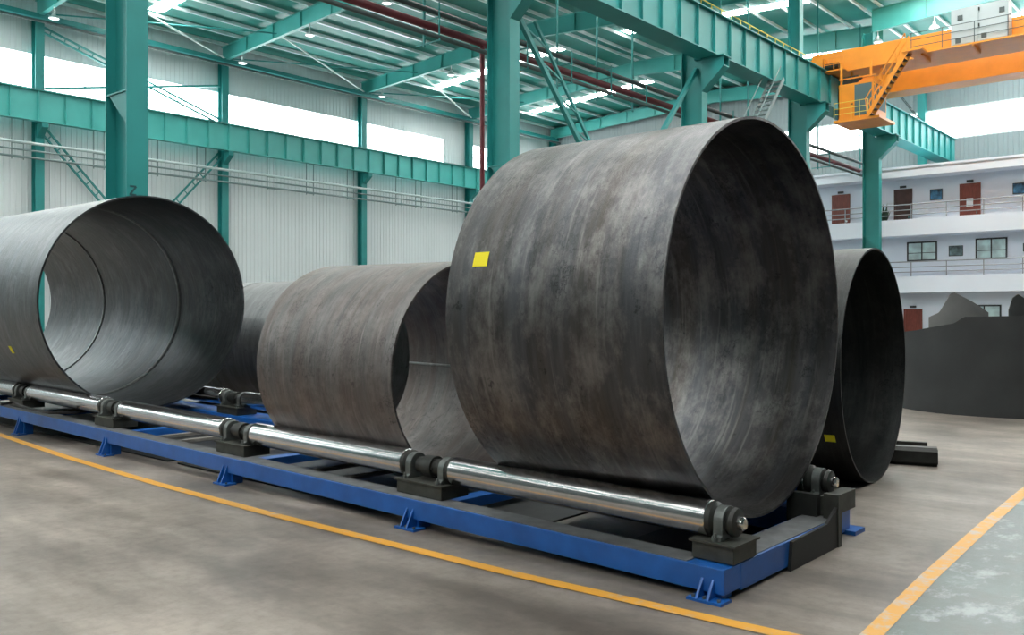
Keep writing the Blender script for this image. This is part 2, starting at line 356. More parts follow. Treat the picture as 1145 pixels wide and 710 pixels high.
nwin = [0]
def window(axis, c, a0, a1, z0, z1, inward, mull=3.4, cover=True):
    """strip window of frosted panes; axis 'x' = runs along x at y=c"""
    nwin[0] += 1; nm = 'window_%d' % nwin[0]
    pb = MB(); fb = MB(); t = 0.06
    def bx(b, s0, s1, d0, d1, za, zb):
        if axis == 'x': b.box(s0, s1, min(c + d0 * inward, c + d1 * inward), max(c + d0 * inward, c + d1 * inward), za, zb)
        else: b.box(min(c + d0 * inward, c + d1 * inward), max(c + d0 * inward, c + d1 * inward), s0, s1, za, zb)
    bx(pb, a0, a1, -0.10, -0.06, z0, z1)
    p = pb.build(nm, 'window'); struct(p)
    n = max(1, round((a1 - a0) / mull))
    for i in range(n + 1):
        s = a0 + (a1 - a0) * i / n; bx(fb, s - 0.03, s + 0.03, -0.06, 0.01, z0, z1)
    for z in (z0, z1): bx(fb, a0, a1, -0.06, 0.02, z - 0.06, z + 0.06)
    bx(fb, a0, a1, -0.06, 0.0, (z0 + z1) / 2 - 0.015, (z0 + z1) / 2 + 0.015)
    fb.build('window_frame', 'mullion', p)
for i in range(8):
    a, b = BAYS[i], BAYS[i + 1] if i < 8 else XB
    if i == 6: window('x', YW, a, 60.95, 16.55, 19.1, -1)
    elif i == 7: window('x', YW, 64.7, b, 16.55, 19.1, -1)
    else: window('x', YW, a, b, 16.55, 19.1, -1)
for a, b in ((-20, 22.3), (22.9, 36)): window('y', XB, a, b, 16.3, 18.75, -1)

# ------------------------------------------------------------------ roof: two gables side by side, purlins and skylights are its parts
def roof(name, y0, y1, z0, z1, yr, zr, xs_sky, skw=0.6, skt=(0.10, 0.93)):
    """y0 > yr > y1"""
    top = 0.18
    mb = MB()
    for (ya, za, yb, zb) in ((y0, z0, yr, zr), (yr, zr, y1, z1)):
        mb.prism([(XA, ya, za), (XA, yb, zb), (XA, yb, zb + top), (XA, ya, za + top)], (XB + 0.3 - XA, 0, 0))
    c = mb.build(name, 'tealroof', loc=(20, yr, z0)); struct(c)
    sk = []
    for (ya, za, yb, zb) in ((y0, z0, yr, zr), (yr, zr, y1, z1)):
        n = int(abs(ya - yb) / 2.2)
        for i in range(n + 1):
            t = (i + 0.25) / (n + 0.5); y = ya + (yb - ya) * t; z = za + (zb - za) * t
            pb = MB(); pb.box(XA, XB, y - 0.025, y + 0.025, z - 0.24, z - 0.01); pb.box(XA, XB, y - 0.13, y + 0.025, z - 0.26, z - 0.24)
            plab(pb.build('purlin', 'purlin', c), 'purlin with painted-in pale highlight')
        for xs in xs_sky:
            skw_ = 1.05 if name == 'ceiling_right' and xs > 50 else skw  # far strips of the right hall widened to brighten the office
            sb = MB()
            t0, t1 = skt if yb > -1 or name == 'ceiling_left' else (0.04, 0.40)  # unseen strips past the right ridge cut short to keep cylinder interiors dark
            a = (ya + (yb - ya) * t0, za + (zb - za) * t0); b = (ya + (yb - ya) * t1, za + (zb - za) * t1)
            sb.prism([(xs - skw_, a[0], a[1] - 0.03), (xs - skw_, b[0], b[1] - 0.03), (xs - skw_, b[0], b[1] + 0.02), (xs - skw_, a[0], a[1] + 0.02)], (2 * skw_, 0, 0))
            plab(sb.build('skylight', 'skylight', c), 'bright translucent skylight strip')
SKX = [b + 6.75 for b in BAYS[:8]]
roof('ceiling_left', YW, YC, 22.75, 22.65, 41.2, 23.85, [x for x in SKX if not 37 < x < 50], 0.5, (0.15, 0.85))
roof('ceiling_right', YC, YA, 22.65, 22.75, 0.5, 23.75, SKX, 0.75)

# ------------------------------------------------------------------ rafters
def ibeam(mb, a, b, dz0, dz1, bw=0.28, tf=0.03, tw=0.02):
    """I-section in the plane containing z: bottom flange along a..b, depths dz0 at a and dz1 at b; runs along y at fixed x, or along x at fixed y"""
    a, b = Vector(a), Vector(b)
    n = (b - a).cross(Vector((0, 0, 1))).normalized()
    for (p, q) in ((a, b), (a + Vector((0, 0, dz0 - tf)), b + Vector((0, 0, dz1 - tf)))):
        mb.prism([p - n * bw / 2, p + n * bw / 2, p + n * bw / 2 + Vector((0, 0, tf)), p - n * bw / 2 + Vector((0, 0, tf))], q - p)
    mb.prism([a - n * tw / 2, b - n * tw / 2, b - n * tw / 2 + Vector((0, 0, dz1)), a - n * tw / 2 + Vector((0, 0, dz0))], n * tw)
FR = [-3.4, 10.07, 23.6, 36.97, 50.48, 63.98]
ORD = {23.6: 'nearest', 36.97: 'second', 50.48: 'third', 63.98: 'fourth', 60.6: 'far'}
def rafter(x, y0, yr, y1, zb0, zbr, zb1, d0, dr, d1, label):
    t = thing('roof_rafter', (x, yr, zb0), label, 'rafter', 'teal roof rafters')
    mb = MB(); ibeam(mb, (x, y0, zb0), (x, yr, zbr), d0, dr); mb.build('rafter_web', 'tealhaze', t)
    mb = MB(); ibeam(mb, (x, yr, zbr), (x, y1, zb1), dr, d1); mb.build('rafter_web', 'tealhaze', t)
    for (ya, za, da, yb, zb, db) in ((y0, zb0, d0, yr, zbr, dr), (yr, zbr, dr, y1, zb1, d1)):
        for k in range(1, 6):
            s = k / 6; y = ya + (yb - ya) * s; z = za + (zb - za) * s; d = da + (db - da) * s
            MB().box(x - 0.13, x + 0.13, y - 0.02, y + 0.02, z, z + d).build('web_stiffener', 'tealhaze', t)
    return t
# left hall
for x, lab in ((10.07, 'teal roof rafter nearest above the left hall'), (23.6, 'teal roof rafter at the top left corner'), (36.97, 'teal roof rafter rising over the left windows, second from left'),
               (50.48, 'teal roof rafter between the second rafter and the red pipe drop'), (63.98, 'far teal roof rafter beyond the red pipe drop'), (77.0, 'teal roof rafter against the end wall, farthest of all')):
    rafter(x, 61.2, 41.2, 21.3, 21.35, 22.3, 20.9, 1.05, 1.22, 1.45, lab)
# right hall
for x, lab in ((48.8, 'teal roof rafter above the crane, nearer one'), (60.6, 'bright teal roof rafter above the orange crane')):
    rafter(x, 20.9, 0.5, -20, 20.85, 22.2, 21.2, 1.5, 1.2, 1.3, lab)
# eave strut and cable tray along the left wall
tag(MB().box(-30, XB, 60.48, 60.80, 21.15, 21.45).build('eave_strut', 'teal'), 'long teal eave strut running above the left windows', 'strut')
tag(MB().box(-30, XB, 60.25, 60.45, 20.85, 20.98).build('cable_tray', 'darkpipe'), 'dark cable tray under the teal eave strut', 'cable tray')
# roof rods
rodlab = ['slanting roof rod in the bay over the left column', 'slanting roof rod between second and third rafters', 'slanting roof rod between third and far rafters']
for (x0, y0, x1, y1), lab in zip(((23.7, 53.5, 36.8, 60.6), (37.1, 53.8, 50.3, 60.6), (50.6, 53.8, 63.8, 60.6)), rodlab):
    tag(MB().tube([(x0, y0, 21.85), (x1, y1, 21.45)], 0.07).build('roof_rod', 'purlin'), lab, 'brace rod', 'roof brace rods')
for (x0, y0, x1, y1), lab in zip(((23.7, 60.4, 36.8, 53.9), (37.1, 60.4, 50.3, 53.9), (50.6, 60.4, 63.8, 53.9)), rodlab):
    tag(MB().tube([(x0, y0, 21.45), (x1, y1, 21.95)], 0.05).build('roof_rod', 'teal'), lab.replace('slanting', 'thin counter-slanting'), 'brace rod', 'roof brace rods')

# ------------------------------------------------------------------ left wall: columns, crane beam, braces, pipes
WCOL = [(23.63, 'teal wall column farthest left'), (36.97, 'teal wall column right of the big stencilled column'), (50.48, 'teal wall column above the middle steel cylinder'), (63.98, 'teal wall column just left of the red pipe drop'), (77.3, 'teal corner column behind the red pipe drop')]
for x, lab in WCOL:
    t = thing('wall_column', (x, 61.1, 0), lab, 'column', 'teal columns along the left wall')
    for y in (60.85, 61.4): MB().box(x - 0.28, x + 0.28, y - 0.025, y + 0.025, 0, 21.35).build('column_flange', 'teal', t)
    MB().box(x - 0.015, x + 0.015, 60.87, 61.38, 0, 21.35).build('column_web', 'teal', t)
    MB().prism([(x - 0.2, 60.82, 14.4), (x - 0.2, 60.0, 14.4), (x - 0.2, 60.0, 14.1), (x - 0.2, 60.82, 13.5)], (0.4, 0, 0)).build('bracket', 'teal', t)
t = thing('crane_beam', (40, 60.3, 14.45), 'long teal crane beam with painted-in pale haze along the left wall under the windows', 'crane beam')
mb = MB(); ibeam(mb, (-30, 60.35, 14.45), (77.3, 60.35, 14.45), 2.0, 2.0, 0.5, 0.04); mb.build('beam_body', 'tealhaze', t)
for k in range(36): x = 18.2 + 1.7 * k; MB().box(x - 0.012, x + 0.012, 60.12, 60.58, 14.48, 16.42).build('web_stiffener', 'tealhaze', t)
MB().box(-30, 77.3, 60.31, 60.39, 16.45, 16.55).build('rail', 'darkpipe', t)
def lattice(a, b, gap, lab, group='wall braces'):
    """twin-angle brace with battens"""
    a, b = Vector(a), Vector(b); t = thing('wall_brace', a, lab, 'brace', group); d = (b - a).normalized(); s = d.cross(Vector((0, 1, 0))).normalized()
    for i in (-1, 1): MB().bar(a + s * gap * i / 2, b + s * gap * i / 2, 0.12, 0.10, (0, 1, 0)).build('brace_angle', 'teal', t)
    n = int((b - a).length / 0.9); mb = MB()
    for k in range(n): p = a + d * (k + 0.5) * (b - a).length / n; mb.bar(p - s * gap / 2, p + s * gap / 2, 0.07, 0.03, (0, 1, 0))
    mb.build('batten', 'teal', t)
lattice((24.0, 61.05, 14.0), (30.2, 61.05, 7.3), 0.42, 'teal lattice brace falling right from the farthest left wall column')
lattice((36.7, 61.05, 14.2), (30.4, 61.05, 7.3), 0.42, 'teal lattice brace falling left from the second wall column')
lattice((23.9, 61.0, 20.6), (36.6, 61.0, 16.7), 0.34, 'teal lattice brace crossing the window from upper left')
tag(MB().bar((24.0, 60.95, 16.8), (36.6, 60.95, 19.4), 0.16, 0.14).build('wall_brace', 'teal'), 'thin teal brace crossing the window from lower left', 'brace', 'wall braces')
for z, r, m_, lab in ((13.02, 0.10, 'palepipe', 'pale grey pipe along the left wall, topmost of three'), (12.55, 0.06, 'greypipe', 'thin grey pipe along the left wall, middle of three'), (12.1, 0.075, 'greypipe', 'thin grey pipe along the left wall, lowest of three')):
    tag(MB().tube([(-20, 60.45, z), (77, 60.45, z)], r, 8).build('wall_pipe', m_), lab, 'pipe', 'pipes along the left wall')
for i, x in enumerate((21.8, 26.9, 30.7, 34.4, 40.4, 44.1, 48.3, 53.8, 56.2, 60.9)):
    mb = MB()
    for dx in (0, 0.7): mb.bar((x + dx, 60.45, 11.9), (x + dx, 60.45, 14.45), 0.05, 0.05)
    mb.bar((x, 60.36, 12.0), (x + 0.7, 60.36, 12.0), 0.05, 0.05); mb.bar((x, 60.36, 12.9), (x + 0.7, 60.36, 12.9), 0.04, 0.04)
    tag(mb.build('pipe_hanger', 'greypipe'), 'small steel hanger carrying the three pipes on the left wall', 'pipe hanger', 'pipe hangers on the left wall')

# ------------------------------------------------------------------ middle row: columns, runway girder
def hcol(t, x, y0, y1, z0, z1, w_=0.52):
    MB().box(x - w_ / 2, x + w_ / 2, y0, y0 + 0.035, z0, z1).build('column_flange', 'teal', t)
    MB().box(x - w_ / 2, x + w_ / 2, y1 - 0.035, y1, z0, z1).build('column_flange', 'teal', t)
    MB().box(x - 0.02, x + 0.02, y0 + 0.035, y1 - 0.035, z0, z1).build('column_web', 'teal', t)
COLS = [(-3.4, 'teal steel column outside the left edge of the view'), (10.07, 'big teal column stencilled Z behind the left cylinder'), (23.6, 'big teal column behind the left end of the largest cylinder'),
        (37.03, 'teal column carrying the crane girder above the largest cylinder'), (48.83, 'teal column rising past the girder beside the crane'), (60.6, 'teal column in front of the office balconies')]
for i, (x, lab) in enumerate(COLS):
    t = thing('steel_column', (x, YC, 0), lab, 'column', 'teal columns of the middle row')
    hcol(t, x, 20.35, 21.42, 0.03, 13.88)
    hcol(t, x, 20.74, 21.42, 13.88, 20.85 if x > 40 else 22.3)
    MB().box(x - 0.45, x + 0.45, 20.2, 21.6, 0, 0.04).build('base_plate', 'teal', t)
    # corbel under the girder
    mb = MB()
    for dx in (-0.24, 0.24): mb.prism([(x + dx - 0.015, 20.35, 13.85), (x + dx - 0.015, 19.25, 13.85), (x + dx - 0.015, 19.25, 13.4), (x + dx - 0.015, 20.35, 12.4)], (0.03, 0, 0))
    mb.box(x - 0.36, x + 0.36, 19.2, 20.35, 13.82, 13.88); mb.prism([(x - 0.26, 19.25, 13.42), (x - 0.26, 20.35, 12.42), (x - 0.26, 20.35, 12.38), (x - 0.26, 19.25, 13.38)], (0.52, 0, 0))
    mb.build('corbel', 'teal', t)
    mb = MB(); mb.box(x - 0.25, x + 0.25, 20.39, 21.38, 7.32, 7.36); mb.prism([(x - 0.22, 20.40, 7.32), (x - 0.22, 21.3, 7.32), (x - 0.22, 20.40, 6.5)], (0.02, 0, 0)); mb.build('stiffener_plate', 'teal', t)
    if i == 1:
        # stencilled letter and its faint box on the flange facing the hall
        zc = ony(149, 213, 20.34); y = 20.348; s = 0.075; mb = MB()
        def bar2(a, b, th): mb.bar((zc.x + a[0], y, zc.z + a[1]), (zc.x + b[0], y, zc.z + b[1]), th, 0.006, (0, 1, 0))
        bar2((-s, s * 1.3), (s, s * 1.3), 0.045); bar2((s, s * 1.3), (-s, -s * 1.3), 0.045); bar2((-s, -s * 1.3), (s, -s * 1.3), 0.045)
        plab(mb.build('stencil_letter', 'ink', t), 'dark stencilled letter Z')
t = thing('runway_girder', (40, 20.05, 13.9), 'massive teal crane runway girder crossing the top right', 'girder')
mb = MB(); mb.box(-20, 75.3, 19.5, 20.6, 13.88, 13.93); mb.box(-20, 75.3, 19.62, 19.66, 13.93, 15.72); mb.box(-20, 75.3, 20.40, 20.44, 13.93, 15.72); mb.build('girder_body', 'teal', t)
MB().box(-20, 75.3, 19.45, 20.70, 15.72, 15.77).build('top_plate', 'teal', t)
for k in range(34): x = 24.5 + 1.5 * k; MB().box(x - 0.015, x + 0.015, 19.50, 19.62, 13.93, 15.72).build('web_stiffener', 'teal', t)
MB().box(-20, 75.3, 20.0, 20.08, 15.77, 15.88).build('crane_rail', 'darkpipe', t)
t = thing('guard_rail', (42, 20.66, 15.77), 'yellow guard rail along the top of the teal runway girder', 'railing')
for k in range(20): x = 30.2 + 1.0 * k; MB().tube([(x, 20.62, 15.77), (x, 20.62, 16.8)], 0.03, 6).build('rail_post', 'yellowrail', t)
for z in (16.3, 16.8): MB().tube([(30.2, 20.62, z), (49.2, 20.62, z)], 0.028, 6).build('rail', 'yellowrail', t)
# portal braces between the second and third columns
t = thing('column_brace', (24.2, 20.9, 13.0), 'teal latticed diagonal brace falling right from the column behind the cylinder', 'brace', 'portal braces of the middle row')
a0, a1, b0, b1 = Vector((24.0, 20.9, 13.3)), Vector((30.0, 20.9, 6.8)), Vector((25.6, 21.1, 13.0)), Vector((31.0, 21.1, 6.8))
MB().bar(a0, a1, 0.17, 0.17, (0, 1, 0)).build('brace_angle', 'teal', t); MB().bar(b0, b1, 0.11, 0.11, (0, 1, 0)).build('brace_angle', 'teal', t)
mb = MB()
for k in range(5): mb.bar(a0.lerp(a1, 0.10 + 0.17 * k), b0.lerp(b1, 0.14 + 0.17 * k), 0.06, 0.06)
mb.build('batten', 'teal', t)
tag(MB().bar((37.0, 20.75, 13.5), (31.0, 20.75, 6.8), 0.18, 0.18, (0, 1, 0)).build('column_brace', 'teal'), 'teal diagonal brace falling left from the girder column', 'brace', 'portal braces of the middle row')
# pipe rack behind the middle row
for z, y, r, m_, lab in ((12.08, 22.4, 0.14, 'red', 'dark red fire pipe running behind the middle columns'), (12.62, 22.4, 0.09, 'darkpipe', 'dark pipe just above the red fire pipe'),
                         (12.95, 23.0, 0.07, 'red', 'thin dark red pipe highest above the red fire pipe'), (11.62, 22.0, 0.08, 'darkpipe', 'dark pipe just below the red fire pipe')):
    tag(MB().tube([(-10, y, z), (70, y, z)], r, 10).build('overhead_pipe', m_), lab, 'pipe', 'overhead pipes behind the middle row')
tag(MB().tube([(24.15, 22.4, 12.08), (24.15, 22.4, 0.0)], 0.09, 10).build('drop_pipe', 'red'), 'thin dark red pipe dropping straight down beside the column', 'pipe')
for k, x in enumerate((21.5, 26.2, 29.0, 31.8, 34.6, 39.8, 43.0, 46.2, 52.0, 56.0, 63.5)):
    mb = MB(); mb.bar((x, 22.7, 11.4), (x, 22.7, 22.5), 0.07, 0.07); mb.bar((x, 21.9, 12.3), (x, 23.1, 12.3), 0.05, 0.05); mb.bar((x, 21.9, 11.5), (x, 23.1, 11.5), 0.05, 0.05)
    mb.bar((x, 21.95, 11.5), (x, 21.95, 12.8), 0.04, 0.04)
    tag(mb.build('pipe_hanger', 'teal'), 'teal rod hanger carrying the overhead pipes', 'pipe hanger', 'hangers of the overhead pipes')

# stair from the girder (its top shows over the largest cylinder)
t = thing('access_stair', (40, 19.1, 9.0), 'dark steel access stair hanging below the girder above the largest cylinder', 'stair')
A, B_ = Vector((42.6, 19.2, 13.88)), Vector((38.2, 19.2, 8.9))
for y in (19.0, 19.75): MB().bar(A + Vector((0, y - 19.2, 0)), B_ + Vector((0, y - 19.2, 0)), 0.05, 0.18, (1, 0, 1)).build('stringer', 'greypipe', t)
for k in range(18): p = A.lerp(B_, (k + 0.5) / 18); MB().box(p.x - 0.12, p.x + 0.12, 19.0, 19.75, p.z - 0.02, p.z + 0.02).build('tread', 'greypipe', t)
for y in (19.0, 19.75): MB().tube([A + Vector((-0.35, y - 19.2, 0.55)), B_ + Vector((-0.35, y - 19.2, 0.55))], 0.025, 6).build('handrail', 'greypipe', t)
MB().box(37.0, 38.6, 18.9, 20.4, 8.82, 8.9).build('landing', 'greypipe', t)
t = thing('girder_ladder', (70, 20.2, 15.77), 'dark leaning ladder standing on the girder behind the crane', 'ladder')
a, b = Vector((70.0, 20.15, 15.77)), Vector((70.0, 22.3, 18.9))
for d in (0, 0.7): MB().bar(a + Vector((d, 0, 0)), b + Vector((d, 0, 0)), 0.07, 0.07).build('stringer', 'darkpipe', t)
for k in range(8): p = a.lerp(b, (k + 0.5) / 8); MB().bar(p, p + Vector((0.7, 0, 0)), 0.06, 0.06).build('rung', 'darkpipe', t)
for y, lab in ((22.6, 'teal end wall column right of the crane cab'), (4.0, 'teal end wall column at the far right')):
    mb = MB(); mb.box(XB - 0.6, XB - 0.05, y - 0.3, y + 0.3, 0, 23.2); tag(mb.build('end_wall_column', 'teal'), lab, 'column', 'teal columns of the end wall')

# ------------------------------------------------------------------ lamps under the rafters
LAMPS = [(23.6, 58.6, 'high bay lamp at the far top left'), (36.97, 58.5, 'high bay lamp at the wall end of the second rafter'), (36.97, 50.3, 'high bay lamp halfway along the second rafter'), (36.97, 42.4, 'high bay lamp near the top edge on the second rafter'),
         (50.48, 58.5, 'high bay lamp at the wall end of the third rafter'), (50.48, 50.2, 'high bay lamp halfway along the third rafter'), (50.48, 42.0, 'high bay lamp beside the red pipe on the third rafter'),
         (63.98, 50.0, 'small high bay lamp between the braces on the far rafter'), (60.6, 20.5, 'high bay lamp above the left end of the orange crane'), (60.6, 17.0, 'high bay lamp above the orange crane stair')]
for x, y, lab in LAMPS:
    zb = 21.2 if y > 21 and y > 30 else 20.0
    zt = 21.35 + (61.2 - y) / 20 * 0.95 if y > 30 else (20.85 + (20.9 - y) / 20.4 * 1.35 if y < 20.9 else 20.95)
    z = zt - 0.75; t = thing('high_bay_lamp', (x, y, z), lab, 'lamp', 'high bay lamps under the roof')
    MB().tube([(x, y, z + 0.3), (x, y, zt + 0.05)], 0.03, 6).build('stem', 'lamp', t)
    MB().lathe((x, y, z), (0, 0, 1), [(0.0, 0.33), (0.12, 0.27), (0.25, 0.10), (0.42, 0.09)], 16).build('shade', 'lamp', t)
    MB().lathe((x, y, z - 0.03), (0, 0, 1), [(0, 0.24), (0.03, 0.28)], 16).build('bulb_lens', 'lampglow', t)

# ------------------------------------------------------------------ overhead crane
t = thing('overhead_crane', (52, 19, 15.8), 'orange overhead travelling crane with hanging operator cab', 'crane')
mb = MB(); mb.box(50.0, 52.2, -19, 20.6, 15.72, 16.92); mb.build('bridge_girder', 'orange', t)
mb = MB(); mb.box(55.0, 56.6, -19, 20.6, 15.35, 16.9); mb.build('bridge_girder', 'orange', t)
MB().box(49.4, 57.2, 19.75, 20.5, 15.9, 16.5).build('end_carriage', 'orange', t)
for x in (49.8, 56.8): MB().lathe((x, 19.97, 16.02), (0, 1, 0), [(0, 0.14), (0.12, 0.14)], 16).build('wheel', 'dark', t)
MB().box(49.3, 50.0, 18.5, 19.7, 15.66, 15.72).build('end_platform', 'orange', t)
MB().lathe((49.6, 18.9, 16.0), (0, 1, 0), [(0, 0.18), (0.9, 0.18)], 14).build('drive_motor', 'dark', t)
mb = MB()
for y in (18.55, 19.1, 19.65): mb.tube([(49.35, y, 15.72), (49.35, y, 16.4)], 0.02, 6)
for z in (16.05, 16.4): mb.tube([(49.35, 18.55, z), (49.35, 19.65, z)], 0.018, 6)
mb.build('platform_rail', 'orange', t)
MB().box(48.7, 50.0, -19, 14.9, 15.60, 15.68).build('walkway', 'orange', t)
for k in range(8): y = 14.2 - 2.4 * k; MB().prism([(50.0, y, 15.60), (48.75, y, 15.60), (48.75, y, 15.52), (50.0, y, 15.38)], (0, 0.12, 0)).build('walkway_bracket', 'orange', t)
for k in range(12): y = 14.8 - 1.5 * k; MB().tube([(48.75, y, 15.68), (48.75, y, 16.73)], 0.02, 6).build('railing_post', 'darkpipe', t)
for z in (16.03, 16.38, 16.73): MB().tube([(48.75, 14.9, z), (48.75, -3, z)], 0.018, 6).build('railing_bar', 'darkpipe', t)
# cab
cab = MB(); cab.box(48.7, 50.7, 16.7, 18.6, 12.68, 12.78); cab.box(48.7, 50.7, 16.7, 18.6, 14.55, 14.65)
cab.box(48.7, 48.76, 17.72, 18.6, 12.78, 14.55); cab.box(50.64, 50.7, 16.7, 18.6, 12.78, 14.55); cab.box(48.7, 50.7, 18.54, 18.6, 12.78, 14.55)
cab.box(48.7, 48.78, 16.7, 16.8, 12.78, 14.55); cab.box(48.7, 48.76, 16.8, 17.72, 12.78, 12.86); cab.box(48.7, 50.7, 16.7, 16.76, 12.78, 13.2)
cab.build('operator_cab', 'orange', t)
MB().box(48.72, 48.75, 16.8, 17.72, 12.86, 14.55).build('cab_window', 'glassdark', t)
MB().box(48.78, 50.64, 16.71, 16.74, 13.2, 14.55).build('cab_window', 'glassdark', t)
mb = MB(); mb.box(48.66, 48.7, 17.8, 17.92, 13.5, 13.56); mb.build('cab_handle', 'dark', t)
for y in (16.9, 18.5):
    for x in (48.9, 50.5): MB().bar((x, y, 14.65), (x, y, 15.75), 0.10, 0.10).build('cab_hanger', 'orange', t)
MB().bar((48.8, 16.6, 14.95), (48.8, 18.6, 14.95), 0.06, 0.06).build('cab_tie', 'orange', t)
MB().box(48.9, 50.0, 17.6, 18.4, 14.7, 15.1).build('cab_machine', 'dark', t)
MB().prism([(48.9, 16.75, 14.66), (48.9, 17.7, 14.66), (48.9, 17.3, 14.9), (48.9, 16.75, 14.9)], (1.4, 0, 0)).build('cab_roof_box', 'orange', t)
MB().box(48.4, 50.9, 16.3, 18.75, 12.55, 12.68).build('cab_platform', 'orange', t)
mb = MB()
for y in (16.9, 17.35, 17.8, 18.72): mb.tube([(48.42, y, 12.68), (48.42, y, 13.62)], 0.02, 6)
for z in (13.0, 13.3, 13.62): mb.tube([(48.42, 16.9, z), (48.42, 18.72, z)], 0.018, 6)
mb.build('platform_rail', 'yellowrail', t)
# stair from cab platform up to the walkway
sa, sb = Vector((48.2, 16.75, 12.6)), Vector((48.2, 14.75, 15.65))
for x in (47.9, 48.5): MB().bar(sa + Vector((x - 48.2, 0, 0)), sb + Vector((x - 48.2, 0, 0)), 0.06, 0.2, (0, 1, 1)).build('stair_stringer', 'orange', t)
for k in range(12): p = sa.lerp(sb, (k + 0.5) / 12); MB().box(47.9, 48.5, p.y - 0.10, p.y + 0.10, p.z - 0.03, p.z + 0.02).build('stair_tread', 'olive', t)
for x in (47.9, 48.5):
    mb = MB(); e = Vector((x - 48.2, 0, 0)); u = Vector((x - 48.2, 0.1, 0.9)); mb.tube([sa + u, sb + u], 0.03, 6); mb.tube([sa + (e + u) / 2, sb + (e + u) / 2], 0.022, 6)
    for k in range(5): p = sa.lerp(sb, k / 4); mb.tube([p + e, p + u], 0.022, 6)
    mb.build('stair_handrail', 'orange', t)
MB().box(47.8, 48.69, 14.0, 14.95, 15.58, 15.66).build('stair_landing', 'orange', t)
# electrical cabinet on the walkway
cb = MB().box(49.05, 49.85, 10.35, 12.95, 15.68, 17.6).build('electrical_cabinet', 'cabinet', t)
for y in (10.4, 11.7): MB().box(49.02, 49.05, y, y + 1.2, 15.8, 17.5).build('cabinet_door', 'cabinet', cb)
for y, z in ((12.4, 17.0), (12.5, 15.85), (11.3, 15.9), (10.5, 17.0)): MB().box(48.99, 49.03, y, y + 0.24, z, z + 0.24).build('cabinet_vent', 'vent', cb)
for z in (16.5, 17.3): MB().box(48.98, 49.03, 11.62, 11.68, z, z + 0.16).build('cabinet_handle', 'dark', cb)

# ------------------------------------------------------------------ office building with two galleries
X0, XD, OA, OB = 62.5, 64.0, -20.0, 30.0
t = thing('office_building', (66, 8, 0), 'white two-gallery office building at the right end of the hall', 'building')
mb = MB(); mb.box(XD, XD + 6, OA, OB, 0.0, 12.0); mb.build('facade', 'office', t)
mb = MB(); mb.box(X0, XD, OA, OB, 11.35, 12.0); mb.box(X0 - 0.06, X0, OA, OB, 11.9, 12.05); mb.build('roof_fascia', 'office', t)
for za, zb_ in ((7.4, 8.5), (3.58, 4.66)):
    mb = MB(); mb.box(X0, XD, OA, OB, za, za + 0.35); mb.box(X0, X0 + 0.12, OA, OB, za + 0.35, zb_); mb.build('gallery_floor', 'office', t)
    rl = thing('gallery_railing', (X0 + 0.06, 8, zb_), 'x', 'y'); del rl['label']; del rl['category']; rl.parent = t; rl.location = Vector(rl.location) - WL[t.name]; 
    for k in range(23):
        y = OB - 2.2 * k; MB().tube([(X0 + 0.06, y, zb_), (X0 + 0.06, y, zb_ + 0.98)], 0.035, 6).build('railing_post', 'steelrail', rl)
    for h in (0.3, 0.62, 0.98): MB().tube([(X0 + 0.06, OA, zb_ + h), (X0 + 0.06, OB, zb_ + h)], 0.03 if h < 0.9 else 0.04, 6).build('railing_bar', 'steelrail', rl)
def odoor(y0, y1, z0, z1, m_):
    d = MB().box(XD - 0.05, XD + 0.0, y0, y1, z0, z1).build('door', m_, t)
    mb = MB(); mb.box(XD - 0.08, XD, y0 - 0.1, y0, z0, z1 + 0.1); mb.box(XD - 0.08, XD, y1, y1 + 0.1, z0, z1 + 0.1); mb.box(XD - 0.08, XD, y0, y1, z1, z1 + 0.1); mb.build('door_frame', m_, d)
    MB().box(XD - 0.1, XD - 0.05, y0 + 0.08, y0 + 0.16, z0 + 0.95, z0 + 1.1).build('door_handle', 'bright', d)
    MB().box(XD - 0.12, XD, (y0 + y1) / 2 - 0.2, (y0 + y1) / 2 + 0.2, z1 + 0.18, z1 + 0.32).build('sign_plate', 'frame', d)
for y0, y1, m_ in ((15.2, 16.27, 'wood'), (19.45, 20.45, 'wooddark'), (23.69, 24.79, 'wood'), (10.0, 11.05, 'wood')): odoor(y0, y1, 7.76, 10.62, m_)
MB().box(XD - 0.07, XD - 0.05, 15.55, 15.95, 9.2, 9.75).build('door_notice', 'white', t)
odoor(18.8, 19.8, 0, 2.4, 'wood')
def owin(y0, y1, z0, z1):
    f = MB(); f.box(XD - 0.06, XD, y0, y1, z0, z0 + 0.1); f.box(XD - 0.06, XD, y0, y1, z1 - 0.1, z1); f.box(XD - 0.06, XD, y0, y0 + 0.1, z0, z1); f.box(XD - 0.06, XD, y1 - 0.1, y1, z0, z1)
    f.box(XD - 0.05, XD, (y0 + y1) / 2 - 0.04, (y0 + y1) / 2 + 0.04, z0, z1); f.box(XD - 0.05, XD, y0, y1, z0 + 0.42 * (z1 - z0) - 0.02, z0 + 0.42 * (z1 - z0) + 0.02)
    o = f.build('window', 'frame', t); MB().box(XD - 0.02, XD + 0.0, y0 + 0.1, y1 - 0.1, z0 + 0.1, z1 - 0.1).build('pane', 'officeglass', o)
for y0, y1, z0, z1 in ((17.76, 19.7, 5.74, 7.06), (13.55, 15.41, 5.7, 7.08), (9.3, 11.2, 5.7, 7.08), (13.9, 15.9, 1.2, 2.75), (10.2, 12.2, 1.2, 2.75)): owin(y0, y1, z0, z1)
pl = MB(); pl.box(X0 + 0.4, X0 + 1.0, 20.9, 21.4, 7.76, 8.2)
